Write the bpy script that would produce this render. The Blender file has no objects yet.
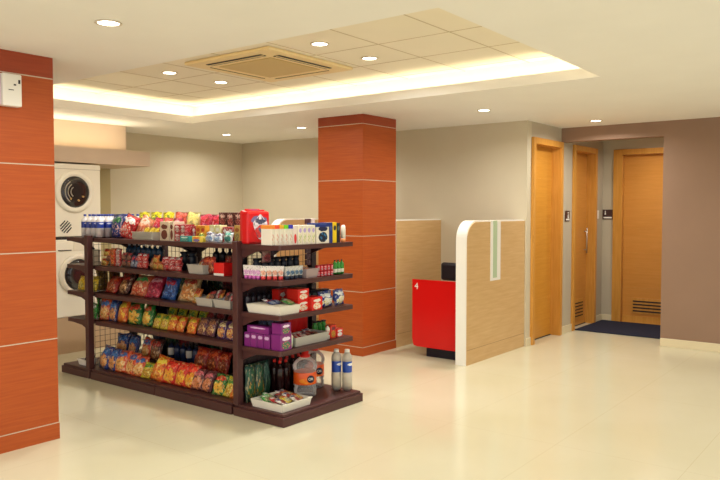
import bpy, bmesh, math, random
from mathutils import Vector, Matrix
PI = math.pi
rnd = random.Random(7)
SC = bpy.context.scene
COL = SC.collection

# ------------------------------------------------------------------ materials
def lin(c):
    return tuple((v/255/12.92 if v/255 <= .04045 else ((v/255+.055)/1.055)**2.4) for v in c) + (1,)
MATS = {}
def new_mat(name):
    m = bpy.data.materials.new(name); m.use_nodes = True
    nt = m.node_tree; b = nt.nodes['Principled BSDF']
    return m, nt, b
def plain(name, rgb, rough=.5, metal=0, spec=.5, emit=0, emitc=None, trans=0, ior=1.45, vary=0, coat=0):
    if name in MATS: return MATS[name]
    m, nt, b = new_mat(name)
    b.inputs['Base Color'].default_value = lin(rgb)
    b.inputs['Roughness'].default_value = rough
    b.inputs['Metallic'].default_value = metal
    b.inputs['Specular IOR Level'].default_value = spec
    b.inputs['IOR'].default_value = ior
    b.inputs['Transmission Weight'].default_value = trans
    b.inputs['Coat Weight'].default_value = coat
    if emit:
        b.inputs['Emission Color'].default_value = lin(emitc or rgb)
        b.inputs['Emission Strength'].default_value = emit
    if vary:
        tc = nt.nodes.new('ShaderNodeTexCoord'); n = nt.nodes.new('ShaderNodeTexNoise')
        n.inputs['Scale'].default_value = 2.5; n.inputs['Detail'].default_value = 4
        nt.links.new(tc.outputs['Object'], n.inputs['Vector'])
        mx = nt.nodes.new('ShaderNodeMix'); mx.data_type = 'RGBA'
        mx.inputs['A'].default_value = lin(rgb)
        mx.inputs['B'].default_value = lin(tuple(max(0, v*(1-vary)) for v in rgb))
        nt.links.new(n.outputs['Fac'], mx.inputs['Factor'])
        nt.links.new(mx.outputs['Result'], b.inputs['Base Color'])
    MATS[name] = m
    return m
def wood(name, c1, c2, scale=(1.2, 1.2, 26), rough=.35, axis_note=''):
    """veneer: stretched noise; grain runs horizontally when scale z is large"""
    if name in MATS: return MATS[name]
    m, nt, b = new_mat(name)
    tc = nt.nodes.new('ShaderNodeTexCoord'); mp = nt.nodes.new('ShaderNodeMapping')
    mp.inputs['Scale'].default_value = scale
    n = nt.nodes.new('ShaderNodeTexNoise'); n.inputs['Scale'].default_value = 3; n.inputs['Detail'].default_value = 6
    n.inputs['Distortion'].default_value = .35
    r = nt.nodes.new('ShaderNodeValToRGB')
    r.color_ramp.elements[0].position = .3; r.color_ramp.elements[0].color = lin(c1)
    r.color_ramp.elements[1].position = .72; r.color_ramp.elements[1].color = lin(c2)
    nt.links.new(tc.outputs['Object'], mp.inputs['Vector']); nt.links.new(mp.outputs['Vector'], n.inputs['Vector'])
    nt.links.new(n.outputs['Fac'], r.inputs['Fac']); nt.links.new(r.outputs['Color'], b.inputs['Base Color'])
    b.inputs['Roughness'].default_value = rough
    b.inputs['Specular IOR Level'].default_value = .35
    MATS[name] = m
    return m
def print_mat(name, base, pic=None, logo=None, pic2=None, rough=.28, kind='bag', sc=6):
    """printed packaging: base colour, a picture blob with two-tone detail, a logo blob, bottom band"""
    if name in MATS: return MATS[name]
    m, nt, b = new_mat(name); N = nt.nodes; L = nt.links
    tc = N.new('ShaderNodeTexCoord')
    no = N.new('ShaderNodeTexNoise'); no.inputs['Scale'].default_value = sc; no.inputs['Detail'].default_value = 2
    L.new(tc.outputs['Generated'], no.inputs['Vector'])
    sub = N.new('ShaderNodeVectorMath'); sub.operation = 'SUBTRACT'; sub.inputs[1].default_value = (.5, .5, .5)
    L.new(no.outputs['Color'], sub.inputs[0])
    scl = N.new('ShaderNodeVectorMath'); scl.operation = 'SCALE'; scl.inputs['Scale'].default_value = .45 if kind == 'bag' else .12
    L.new(sub.outputs['Vector'], scl.inputs[0])
    add = N.new('ShaderNodeVectorMath'); add.operation = 'ADD'
    L.new(tc.outputs['Generated'], add.inputs[0]); L.new(scl.outputs['Vector'], add.inputs[1])
    def ell(cx, cz, rx, rz):
        mp = N.new('ShaderNodeMapping'); mp.inputs['Scale'].default_value = (1/rx, 0, 1/rz)
        mp.inputs['Location'].default_value = (-cx/rx, 0, -cz/rz)
        ln = N.new('ShaderNodeVectorMath'); ln.operation = 'LENGTH'
        lt = N.new('ShaderNodeMath'); lt.operation = 'LESS_THAN'; lt.inputs[1].default_value = 1
        L.new(add.outputs['Vector'], mp.inputs['Vector']); L.new(mp.outputs['Vector'], ln.inputs[0]); L.new(ln.outputs['Value'], lt.inputs[0])
        return lt.outputs[0]
    def mix(a, bcol, fac):
        mx = N.new('ShaderNodeMix'); mx.data_type = 'RGBA'
        for v, s in ((a, 'A'), (bcol, 'B')):
            if isinstance(v, tuple): mx.inputs[s].default_value = lin(v)
            else: L.new(v, mx.inputs[s])
        L.new(fac, mx.inputs['Factor'])
        return mx.outputs['Result']
    cur = base
    if kind == 'stripe':
        wv = N.new('ShaderNodeTexWave'); wv.bands_direction = 'X'; wv.inputs['Scale'].default_value = sc/4
        L.new(tc.outputs['Generated'], wv.inputs['Vector'])
        gt = N.new('ShaderNodeMath'); gt.operation = 'GREATER_THAN'; gt.inputs[1].default_value = .55
        L.new(wv.outputs['Fac'], gt.inputs[0]); cur = mix(cur, pic, gt.outputs[0])
    else:
        if pic:
            vo = N.new('ShaderNodeTexVoronoi'); vo.inputs['Scale'].default_value = sc*1.4
            L.new(tc.outputs['Generated'], vo.inputs['Vector'])
            gt = N.new('ShaderNodeMath'); gt.operation = 'GREATER_THAN'; gt.inputs[1].default_value = .38
            L.new(vo.outputs['Distance'], gt.inputs[0])
            p = mix(pic, pic2 or tuple(int(v*.72) for v in pic), gt.outputs[0])
            cur = mix(cur, p, ell(.5, .32, .36, .25))
    if logo:
        cur = mix(cur, logo, ell(.5, .73, .36, .12))
    if kind == 'bag' and not isinstance(cur, tuple):
        n3 = N.new('ShaderNodeTexNoise'); n3.inputs['Scale'].default_value = 7; n3.inputs['Detail'].default_value = 3
        oi = N.new('ShaderNodeObjectInfo'); ad = N.new('ShaderNodeVectorMath'); ad.operation = 'ADD'
        L.new(tc.outputs['Generated'], ad.inputs[0]); L.new(oi.outputs['Location'], ad.inputs[1]); L.new(ad.outputs[0], n3.inputs['Vector'])
        r1 = N.new('ShaderNodeMapRange'); r1.inputs['From Min'].default_value = .56; r1.inputs['From Max'].default_value = .66; r1.inputs['To Max'].default_value = .55
        r2 = N.new('ShaderNodeMapRange'); r2.inputs['From Min'].default_value = .44; r2.inputs['From Max'].default_value = .36; r2.inputs['To Max'].default_value = .6
        L.new(n3.outputs['Fac'], r1.inputs['Value']); L.new(n3.outputs['Fac'], r2.inputs['Value'])
        cur = mix(cur, tuple(min(255, int(v*.5+120)) for v in (pic or base)), r1.outputs[0])  # pale blotches: print noise with crinkle highlights painted in
        cur = mix(cur, tuple(int(v*.4) for v in base), r2.outputs[0])
    L.new(cur, b.inputs['Base Color']) if not isinstance(cur, tuple) else setattr(b.inputs['Base Color'], 'default_value', lin(cur))
    b.inputs['Roughness'].default_value = rough
    if kind == 'bag':
        bp_ = N.new('ShaderNodeBump'); bp_.inputs['Strength'].default_value = .9; bp_.inputs['Distance'].default_value = .01
        n2 = N.new('ShaderNodeTexNoise'); n2.inputs['Scale'].default_value = 9
        L.new(tc.outputs['Generated'], n2.inputs['Vector']); L.new(n2.outputs['Fac'], bp_.inputs['Height']); L.new(bp_.outputs['Normal'], b.inputs['Normal'])
    MATS[name] = m
    return m

M_ceil = plain('ceiling_paint', (250, 247, 240), .8, vary=.03)
M_tile = plain('ceiling_tile', (246, 237, 216), .8, vary=.03)
M_seam = plain('ceiling_seam', (200, 182, 148), .8)
M_wall = plain('wall_paint_taupe', (212, 200, 172), .75, vary=.05)
M_wallbrown = plain('wall_paint_mauve', (152, 122, 100), .75, vary=.05)
M_jamb = plain('wall_paint_grey', (198, 185, 160), .75, vary=.05)
M_soff = plain('soffit_paint', (205, 182, 158), .7)
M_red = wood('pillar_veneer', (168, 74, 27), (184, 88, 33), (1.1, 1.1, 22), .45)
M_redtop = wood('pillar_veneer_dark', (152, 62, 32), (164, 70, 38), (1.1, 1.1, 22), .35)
M_groove = plain('aluminium_reveal', (205, 190, 170), .4, .3)
M_honey = wood('honey_door_veneer', (198, 134, 46), (208, 145, 56), (1.1, 1.1, 16), .3)
M_frame = wood('door_frame_veneer', (200, 138, 56), (216, 156, 74), (14, 14, 1.1), .3)
M_orange = wood('orange_door_veneer', (204, 138, 58), (212, 146, 68), (1.1, 1.1, 16), .3)
M_maple = wood('maple_panel_veneer', (204, 164, 110), (216, 180, 128), (1.1, 1.1, 14), .4)
M_white = plain('white_lacquer', (242, 238, 228), .35)
M_base = plain('baseboard_tile', (226, 212, 176), .3)
M_rack = plain('rack_maroon_metal', (84, 48, 46), .42, .05, vary=.15)
M_rackd = plain('rack_dark_metal', (50, 32, 36), .5)
M_wire = plain('wire_black', (40, 32, 34), .5)
M_lens = plain('lamp_lens', (255, 250, 235), .4, emit=14, emitc=(255, 246, 226))
M_trim = plain('lamp_ring', (225, 212, 190), .4)
M_led = plain('led_tape', (255, 236, 180), .4, emit=2, emitc=(255, 230, 165))
M_ac = plain('ac_panel', (236, 212, 160), .5)
M_acg = plain('ac_grille', (205, 178, 122), .6)
M_black = plain('black_plastic', (22, 20, 28), .45)
M_dark = plain('dark_slot', (40, 30, 30), .6)
M_tray = plain('grey_tray', (182, 178, 168), .45)
M_appl = plain('appliance_white', (240, 232, 212), .3)
M_ring = plain('appliance_ring', (226, 216, 196), .3)
M_chrome = plain('brushed_steel', (200, 190, 175), .3, .9)
M_glassdark = plain('drum_glass', (40, 34, 34), .08, spec=.8)
M_redlac = plain('red_lacquer', (206, 16, 14), .28)
M_navy = plain('navy_carpet', (24, 30, 52), .95)
M_sign = plain('sign_brown', (70, 44, 40), .4)
def clear_mat(name, rgb, t=.8):
    m, nt, b = new_mat(name); N = nt.nodes; L = nt.links
    b.inputs['Base Color'].default_value = lin(rgb); b.inputs['Roughness'].default_value = .12
    tr = N.new('ShaderNodeBsdfTransparent'); tr.inputs['Color'].default_value = lin(rgb)
    fr = N.new('ShaderNodeFresnel'); fr.inputs['IOR'].default_value = 1.4
    mt = N.new('ShaderNodeMath'); mt.operation = 'MULTIPLY_ADD'; mt.inputs[1].default_value = 1.0; mt.inputs[2].default_value = 1-t
    L.new(fr.outputs[0], mt.inputs[0]); mx = N.new('ShaderNodeMixShader'); L.new(mt.outputs[0], mx.inputs[0])
    L.new(tr.outputs[0], mx.inputs[1]); L.new(b.outputs[0], mx.inputs[2])
    L.new(mx.outputs[0], N['Material Output'].inputs['Surface']); MATS[name] = m
    return m
M_clear = clear_mat('clear_plastic', (250, 249, 247), .86)
M_milky = clear_mat('cloudy_drink', (232, 226, 212), .5)
M_cola = plain('cola_bottle', (38, 14, 16), .15)
M_redcap = plain('red_cap', (214, 40, 32), .35)
M_bluelab = print_mat('blue_label', (30, 74, 170), None, (235, 235, 240), kind='box')
M_orlab = print_mat('orange_label', (240, 96, 30), (250, 150, 40), None, (245, 120, 30), kind='box', sc=2)

# floor
def floor_material():
    m, nt, b = new_mat('polished_cream_tile'); N = nt.nodes; L = nt.links
    tc = N.new('ShaderNodeTexCoord')
    no = N.new('ShaderNodeTexNoise'); no.inputs['Scale'].default_value = .9; no.inputs['Detail'].default_value = 5
    L.new(tc.outputs['Object'], no.inputs['Vector'])
    r = N.new('ShaderNodeValToRGB')
    r.color_ramp.elements[0].position = .3; r.color_ramp.elements[0].color = lin((212, 206, 174))
    r.color_ramp.elements[1].position = .7; r.color_ramp.elements[1].color = lin((219, 214, 186))
    L.new(no.outputs['Fac'], r.inputs['Fac'])
    br = N.new('ShaderNodeTexBrick'); br.offset = 0
    br.inputs['Scale'].default_value = 1; br.inputs['Brick Width'].default_value = 1.66; br.inputs['Row Height'].default_value = .83
    br.inputs['Mortar Size'].default_value = .0015; br.inputs['Mortar Smooth'].default_value = .3
    br.inputs['Color1'].default_value = (0, 0, 0, 1); br.inputs['Color2'].default_value = (0, 0, 0, 1); br.inputs['Mortar'].default_value = (1, 1, 1, 1)
    mp = N.new('ShaderNodeMapping'); mp.inputs['Location'].default_value = (.3, -.26, 0)
    L.new(tc.outputs['Object'], mp.inputs['Vector']); L.new(mp.outputs['Vector'], br.inputs['Vector'])
    ml = N.new('ShaderNodeMath'); ml.operation = 'MULTIPLY'; ml.inputs[1].default_value = .45
    L.new(br.outputs['Color'], ml.inputs[0])
    mx = N.new('ShaderNodeMix'); mx.data_type = 'RGBA'; mx.inputs['B'].default_value = lin((176, 156, 112))
    L.new(ml.outputs[0], mx.inputs['Factor']); L.new(r.outputs['Color'], mx.inputs['A']); L.new(mx.outputs['Result'], b.inputs['Base Color'])
    b.inputs['Roughness'].default_value = .16; b.inputs['Specular IOR Level'].default_value = .55
    return m
M_floor = floor_material()

# ------------------------------------------------------------------ mesh helpers
class MB:
    def __init__(s): s.bm = bmesh.new(); s.mats = []
    def mi(s, m):
        if m not in s.mats: s.mats.append(m)
        return s.mats.index(m)
    def box(s, x0, y0, z0, x1, y1, z1, m, bev=0):
        vs = [s.bm.verts.new((x, y, z)) for x in (x0, x1) for y in (y0, y1) for z in (z0, z1)]
        i = s.mi(m); fs = []
        for q in ((0,1,3,2),(4,6,7,5),(0,4,5,1),(2,3,7,6),(0,2,6,4),(1,5,7,3)):
            f = s.bm.faces.new([vs[k] for k in q]); f.material_index = i; fs.append(f)
        if bev:
            es = list({e for f in fs for e in f.edges})
            r = bmesh.ops.bevel(s.bm, geom=es, offset=bev, segments=2, affect='EDGES', profile=.5)
            for f in r['faces']: f.material_index = i
        return s
    def prism(s, pts, axis, a, b, m):
        """polygon pts in the plane normal to axis, extruded a..b; axis x: pts=(y,z), y: (x,z), z: (x,y)"""
        def P(p, t): return {'x': (t, p[0], p[1]), 'y': (p[0], t, p[1]), 'z': (p[0], p[1], t)}[axis]
        A = [s.bm.verts.new(P(p, a)) for p in pts]; B = [s.bm.verts.new(P(p, b)) for p in pts]
        i = s.mi(m); n = len(pts)
        fs = [s.bm.faces.new(A), s.bm.faces.new(B[::-1])] + [s.bm.faces.new((A[k], B[k], B[(k+1) % n], A[(k+1) % n])) for k in range(n)]
        for f in fs: f.material_index = i
        return s
    def lathe(s, prof, m, seg=20, c=(0, 0), smooth=True, axis='z', c3=(0, 0, 0)):
        rings = []
        for r, z in prof:
            ring = []
            for k in range(seg):
                a = 2*PI*k/seg; u, v = r*math.cos(a), r*math.sin(a)
                if axis == 'z': p = (c[0]+u, c[1]+v, z)
                elif axis == 'y': p = (c3[0]+u, c3[1]+z, c3[2]+v)
                else: p = (c3[0]+z, c3[1]+u, c3[2]+v)
                ring.append(s.bm.verts.new(p))
            rings.append(ring)
        i = s.mi(m)
        for a, b in zip(rings, rings[1:]):
            for k in range(seg):
                f = s.bm.faces.new((a[k], a[(k+1) % seg], b[(k+1) % seg], b[k])); f.material_index = i; f.smooth = smooth
        for ring in (rings[0], rings[-1]):
            f = s.bm.faces.new(ring); f.material_index = i
        return s
    def rod(s, p, q, r, m, seg=6):
        p, q = Vector(p), Vector(q); d = (q-p).normalized()
        u = d.orthogonal().normalized(); v = d.cross(u); i = s.mi(m)
        A = [s.bm.verts.new(p+r*(math.cos(2*PI*k/seg)*u+math.sin(2*PI*k/seg)*v)) for k in range(seg)]
        B = [s.bm.verts.new(w.co+(q-p)) for w in A]
        for k in range(seg):
            f = s.bm.faces.new((A[k], A[(k+1) % seg], B[(k+1) % seg], B[k])); f.material_index = i; f.smooth = True
        s.bm.faces.new(A).material_index = i; s.bm.faces.new(B).material_index = i
        return s
    def mesh(s, name):
        bmesh.ops.recalc_face_normals(s.bm, faces=s.bm.faces)
        me = bpy.data.meshes.new(name); s.bm.to_mesh(me); s.bm.free()
        for m in s.mats: me.materials.append(m)
        return me
def put(name, me, parent=None, loc=(0, 0, 0), rot=(0, 0, 0)):
    if isinstance(me, MB): me = me.mesh(name)
    o = bpy.data.objects.new(name, me); COL.objects.link(o); o.location = loc; o.rotation_euler = rot
    if parent: o.parent = parent
    return o
def thing(name, label, cat, loc=(0, 0, 0), rot=(0, 0, 0), group=None):
    o = bpy.data.objects.new(name, None); COL.objects.link(o); o.location = loc; o.rotation_euler = rot
    o.empty_display_size = .1
    o['label'] = label; o['category'] = cat
    if group: o['group'] = group
    return o
def tag(o, label, cat, group=None):
    o['label'] = label; o['category'] = cat
    if group: o['group'] = group
    return o
def struct(name, mb, parent=None):
    o = put(name, mb, parent)
    if not parent: o['kind'] = 'structure'
    return o
# pending items whose labels take an ordinal when several look alike on one shelf
PEND = []
ORD = ['first', 'second', 'third', 'fourth', 'fifth', 'sixth', 'seventh', 'eighth', 'ninth', 'tenth', 'eleventh', 'twelfth', 'thirteenth', 'fourteenth', 'fifteenth', 'sixteenth']
def item(name, desc, where, cat, parts, loc, rot=(0, 0, 0), group=None):
    """parts: list of (part name, mesh, [sub parts])"""
    o = thing(name, desc, cat, loc, rot, group)
    for pn, me, *sub in parts:
        c = put(pn, me, o)
        for sn, sm in (sub[0] if sub else []): put(sn, sm, c)
    PEND.append((o, desc, where))
    return o
def finish_labels():
    """left-to-right ordinals (as seen from the open floor), layer names for piles, shared group phrases"""
    bpy.context.view_layer.update()
    g = {}; gg = {}
    for o, d, w in PEND:
        g.setdefault((d, w), []).append(o); gg.setdefault((o['category'], w), []).append(o)
    lat = lambda o: o.location.x*.61-o.location.y*.79
    for (d, w), L in g.items():
        zs = []
        for o in sorted(L, key=lambda o: o.location.z):
            if not zs or o.location.z-zs[-1][0] > .035: zs.append([o.location.z, []])
            zs[-1][1].append(o)
        for li, (_, LL) in enumerate(zs):
            lay = '' if len(zs) == 1 else (('lower', 'upper') if len(zs) == 2 else ('bottom', 'middle', 'topmost'))[min(li, 2)]+' '
            LL.sort(key=lat)
            for i, o in enumerate(LL):
                n = len(LL)
                pre = '' if n == 1 else ('left ' if i == 0 else 'right ') if n == 2 else 'leftmost ' if i == 0 else 'rightmost ' if i == n-1 else ORD[i]+' '
                suf = ' from left' if pre.split(' ')[0] in ORD else ''
                o['label'] = f"{pre}{lay}{d}{suf} {w}"
    for (c, w), L in gg.items():
        if len(L) > 1:
            for o in L: o['group'] = f"{c if c.endswith('s') else c+('es' if c.endswith('x') else 's')} {w}"

# ------------------------------------------------------------------ room shell
H = 2.65
XN, YN = -3.0, -3.5           # room left open behind the camera, unseen, to let world light in
struct('floor', MB().box(XN, YN, -.1, 11.2, 8.55, 0, M_floor))
# lowered ceiling with the rectangular light cove cut out of it
cx0, cx1, cy0, cy1, cz = 3.24, 5.67, 1.99, 6.95, 2.88
mb = MB()
for a in ((XN, YN, cx0, 8.55), (cx1, YN, 9.05, 8.55), (cx0, YN, cx1, cy0), (cx0, cy1, cx1, 8.55)):
    mb.box(a[0], a[1], H, a[2], a[3], H+.02, M_ceil)
for a in ((cx0-.03, cy0-.03, cx0-.002, cy1+.03), (cx1+.002, cy0-.03, cx1+.03, cy1+.03), (cx0-.002, cy0-.03, cx1+.002, cy0-.002), (cx0-.002, cy1+.002, cx1+.002, cy1+.03)):
    mb.box(a[0], a[1], H+.004, a[2], a[3], H+.085, M_ceil)      # upstand lip
P = .2
for a in ((cx0-P-.02, cy0-P, cx0-P, cy1+P), (cx1+P, cy0-P, cx1+P+.02, cy1+P), (cx0-P, cy0-P-.02, cx1+P, cy0-P), (cx0-P, cy1+P, cx1+P, cy1+P+.02)):
    mb.box(a[0], a[1], H+.01, a[2], a[3], cz, M_ceil)
struct('ceiling', mb)
mb = MB(); mb.box(cx0-P, cy0-P, cz, cx1+P, cy1+P, cz+.03, M_tile)
x = 4.54-.6*3
while x < cx1+P:
    if x > cx0-P: mb.box(x-.004, cy0-P, cz-.002, x+.004, cy1+P, cz, M_seam)
    x += .595
y = 2.685-.63*2
while y < cy1+P:
    if y > cy0-P: mb.box(cx0-P, y-.004, cz-.002, cx1+P, y+.004, cz, M_seam)
    y += .63
struct('ceiling_1', mb)
# LED tape lying on the cove ledge
mb = MB()
for a in ((cx1+.08, cy0-.1, cx1+.12, cy1+.1), (cx0-.12, cy0-.1, cx0-.08, cy1+.1), (cx0-.05, cy0-.12, cx1+.05, cy0-.08), (cx0-.05, cy1+.08, cx1+.05, cy1+.12)):
    mb.box(a[0], a[1], H+.02, a[2], a[3], H+.03, M_led)
struct('trim_1', mb)

struct('wall_back', MB().box(7.88, 3.62, 0, 8.0, 8.55, H, M_wall))
struct('wall_left', MB().box(XN, 8.42, 0, 7.88, 8.55, H, M_wall))
# jamb wall with two door openings (y = 3.62 plane)
def wall_y(name, x0, x1, y0, y1, z1, holes, m):
    mb = MB(); c = x0
    for hx0, hx1, hz in holes:
        mb.box(c, y0, 0, hx0, y1, z1, m); mb.box(hx0, y0, hz, hx1, y1, z1, m); c = hx1
    mb.box(c, y0, 0, x1, y1, z1, m)
    return struct(name, mb)
wall_y('wall_centre', 8.0, 10.45, 3.62, 3.8, H, ((8.02, 8.88, 2.47), (9.30, 10.12, 2.47)), M_jamb)
# wall with the third door (x = 10.45 plane)
mb = MB()
mb.box(10.45, 3.44, 0, 10.6, 3.8, H, M_jamb); mb.box(10.45, 2.5, 2.47, 10.6, 3.44, H, M_jamb); mb.box(10.45, 1.4, 0, 10.6, 2.5, H, M_jamb)
struct('wall_far', mb)
# brown wall with header over the vestibule opening
mb = MB(); mb.box(8.9, YN, 0, 9.05, 2.375, H, M_wallbrown); mb.box(8.9, 2.375, 2.475, 9.05, 3.62, H, M_wallbrown)
struct('wall_right', mb)
struct('wall_vestibule', MB().box(9.05, 1.4, 0, 10.45, 1.5, H, M_wallbrown))
struct('ceiling_2', MB().box(9.05, 1.4, H, 10.6, 3.8, H+.02, M_ceil))
# baseboards
struct('baseboard_right', MB().box(8.885, YN, 0, 8.9, 2.375, .095, M_base, .003))
struct('baseboard_centre', MB().box(7.88, 3.605, 0, 8.0, 3.62, .095, M_base, .003))
struct('baseboard_centre_1', MB().box(8.9, 3.605, 0, 9.28, 3.62, .095, M_base, .003))
struct('baseboard_vestibule', MB().box(10.15, 3.605, 0, 10.45, 3.62, .095, M_base, .003))
struct('baseboard_far', MB().box(10.435, 3.46, 0, 10.45, 3.605, .095, M_base, .003))

# doors in the y = 3.62 wall, seen from -y
def door_y(n, x0, x1, zt, leafm, vent, handle, label):
    mb = MB(); w = .045
    mb.box(x0-.02, 3.585, 0, x0+w, 3.795, zt, M_frame, .003); mb.box(x1-w, 3.585, 0, x1+.02, 3.795, zt, M_frame, .003)
    mb.box(x0+w, 3.585, zt-.075, x1-w, 3.795, zt, M_frame, .003)
    fr = struct(f'door_{n}', mb)
    lf = MB(); lf.box(x0+w, 3.72, .0, x1-w, 3.76, zt-.075, leafm)
    for z in (.5, 1.0, 1.5, 2.0): lf.box(x0+w, 3.718, z-.003, x1-w, 3.72, z+.003, M_frame)
    leaf = put('door_leaf', lf, fr)
    put('threshold_gap', MB().box(x0+w, 3.712, 0, x1-w, 3.719, .01, M_dark), fr)
    if vent:
        v = MB(); vx0, vx1 = x0+.13, x1-.16
        v.box(vx0, 3.705, .1, vx1, 3.722, .37, M_frame)
        for k in range(5): v.box(vx0+.02, 3.70, .13+k*.045, vx1-.02, 3.706, .145+k*.045, M_dark)
        put('vent_grille', v, leaf)
    if handle:
        h = MB(); hx = x1-.12
        h.rod((hx, 3.68, 1.0), (hx, 3.68, 1.36), .011, M_chrome, 10)
        for z in (1.05, 1.31): h.rod((hx, 3.68, z), (hx, 3.722, z), .008, M_chrome, 8)
        put('pull_handle', h, leaf)
    return fr
door_y(1, 8.02, 8.88, 2.47, M_honey, False, False, '')
door_y(2, 9.30, 10.12, 2.47, M_orange, True, True, '')
# third door in the x = 10.45 wall
mb = MB()
mb.box(10.415, 3.33, 0, 10.6, 3.46, 2.47, M_frame, .003); mb.box(10.415, 2.48, 0, 10.6, 2.61, 2.47, M_frame, .003)
mb.box(10.415, 2.61, 2.39, 10.6, 3.33, 2.47, M_frame, .003)
fr = struct('door_3', mb)
lf = MB(); lf.box(10.5, 2.61, .0, 10.54, 3.33, 2.39, M_orange)
for z in (.5, 1.0, 1.35, 1.8): lf.box(10.497, 2.61, z-.003, 10.5, 3.33, z+.003, M_frame)
leaf = put('door_leaf', lf, fr)
v = MB(); v.box(10.488, 2.7, .14, 10.502, 3.2, .36, M_frame)
for k in range(4): v.box(10.484, 2.72, .165+k*.046, 10.489, 3.18, .185+k*.046, M_dark)
put('vent_grille', v, leaf)
put('kick_plate', MB().box(10.494, 2.61, .0, 10.5, 3.33, .1, M_frame), leaf)

# carpet mat in the vestibule
o = put('carpet_mat', MB().box(9.36, 1.55, 0.001, 10.43, 3.6, .014, M_navy, .004))
tag(o, 'dark navy carpet mat in the recess before the two rear doors', 'mat')

# signs and switch
def text_mesh(s, size, m, ext=.001):
    cu = bpy.data.curves.new('t', 'FONT'); cu.body = s; cu.size = size; cu.extrude = ext; cu.align_x = 'CENTER'; cu.align_y = 'CENTER'
    o = bpy.data.objects.new('t', cu); COL.objects.link(o)
    dg = bpy.context.evaluated_depsgraph_get(); dg.update()
    me = bpy.data.meshes.new_from_object(o.evaluated_get(dg)); bpy.data.objects.remove(o)
    me.materials.clear(); me.materials.append(m)
    return me
def figure_mb(s=1):
    mb = MB(); mb.lathe([(.001, 0), (.009*s, 0), (.009*s, .002), (.001, .002)], M_white, 12, axis='y', c3=(0, -.002, .022*s))
    mb.prism([(-.012*s, -.03*s), (.012*s, -.03*s), (.007*s, .01*s), (-.007*s, .01*s)], 'y', -.002, 0, M_white)
    return mb
t = thing('restroom_sign', 'small dark brown sign with white figure on strip left of middle door', 'sign', (9.11, 3.62, 1.53))
put('plate', MB().box(-.075, -.008, -.07, .075, 0, .07, M_sign, .002), t)
put('pictogram', figure_mb(1.4), t, (0.02, -.008, .01)); put('caption_bar', MB().box(-.05, -.0095, -.055, .06, -.008, -.035, M_white), t)
t = thing('restroom_sign', 'dark brown sign with white symbol and white caption beside the far door', 'sign', (10.45, 3.54, 1.545), (0, 0, -PI/2))
put('plate', MB().box(-.075, -.008, -.07, .075, 0, .07, M_sign, .002), t)
put('pictogram', figure_mb(.9), t, (-.035, -.008, .025)); put('caption_bar', MB().box(-.06, -.0095, -.055, .06, -.008, -.035, M_white), t)
t = thing('light_switch', 'small white switch plate on the wall right of the middle door', 'switch', (10.24, 3.62, 1.545))
put('plate', MB().box(-.045, -.008, -.06, .045, 0, .06, M_white, .002), t); put('rocker', MB().box(-.02, -.012, -.03, .02, -.008, .03, M_white, .001), t)

# ------------------------------------------------------------------ pillars
def pillar(label, x0, x1, y0, y1, zs=(.0, .1, .71, 1.325, 1.94, 2.55, H)):
    t = thing('pillar', label, 'pillar', ((x0+x1)/2, (y0+y1)/2, 0)); hx, hy = (x1-x0)/2, (y1-y0)/2
    for a, b in zip(zs, zs[1:]):
        e = .004 if a == 0 else 0
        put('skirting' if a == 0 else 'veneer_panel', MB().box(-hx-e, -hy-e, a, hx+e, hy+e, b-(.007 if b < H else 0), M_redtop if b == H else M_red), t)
        if b < H: put('reveal_strip', MB().box(-hx-.001, -hy-.001, b-.007, hx+.001, hy+.001, b, M_groove), t)
    return t
pillar('red wooden clad pillar cut by the left edge, white box on it', 2.03, 2.676, 4.74, 5.38, (.0, .118, .712, 1.32, 1.915, 2.508, H))
pillar('red wooden clad pillar behind the snack rack in the middle', 6.24, 6.87, 4.78, 5.42)
t = thing('wall_box', 'white plastic box mounted high on the left pillar', 'wall box', (2.366, 4.74, 2.385))
put('housing', MB().box(-.068, -.06, -.105, .06, 0, .105, M_white, .008), t)
put('side_cover', MB().box(-.085, -.045, -.1, -.068, 0, .1, plain('box_side', (214, 196, 200), .5), .004), t)
put('indicator', MB().box(.035, -.062, .045, .048, -.06, .07, M_dark), t)
put('badge', MB().box(.005, -.0615, .03, .02, -.06, .04, M_dark), t)
put('caption_line', MB().box(-.03, -.0612, -.002, .005, -.06, .003, M_dark), t)

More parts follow.
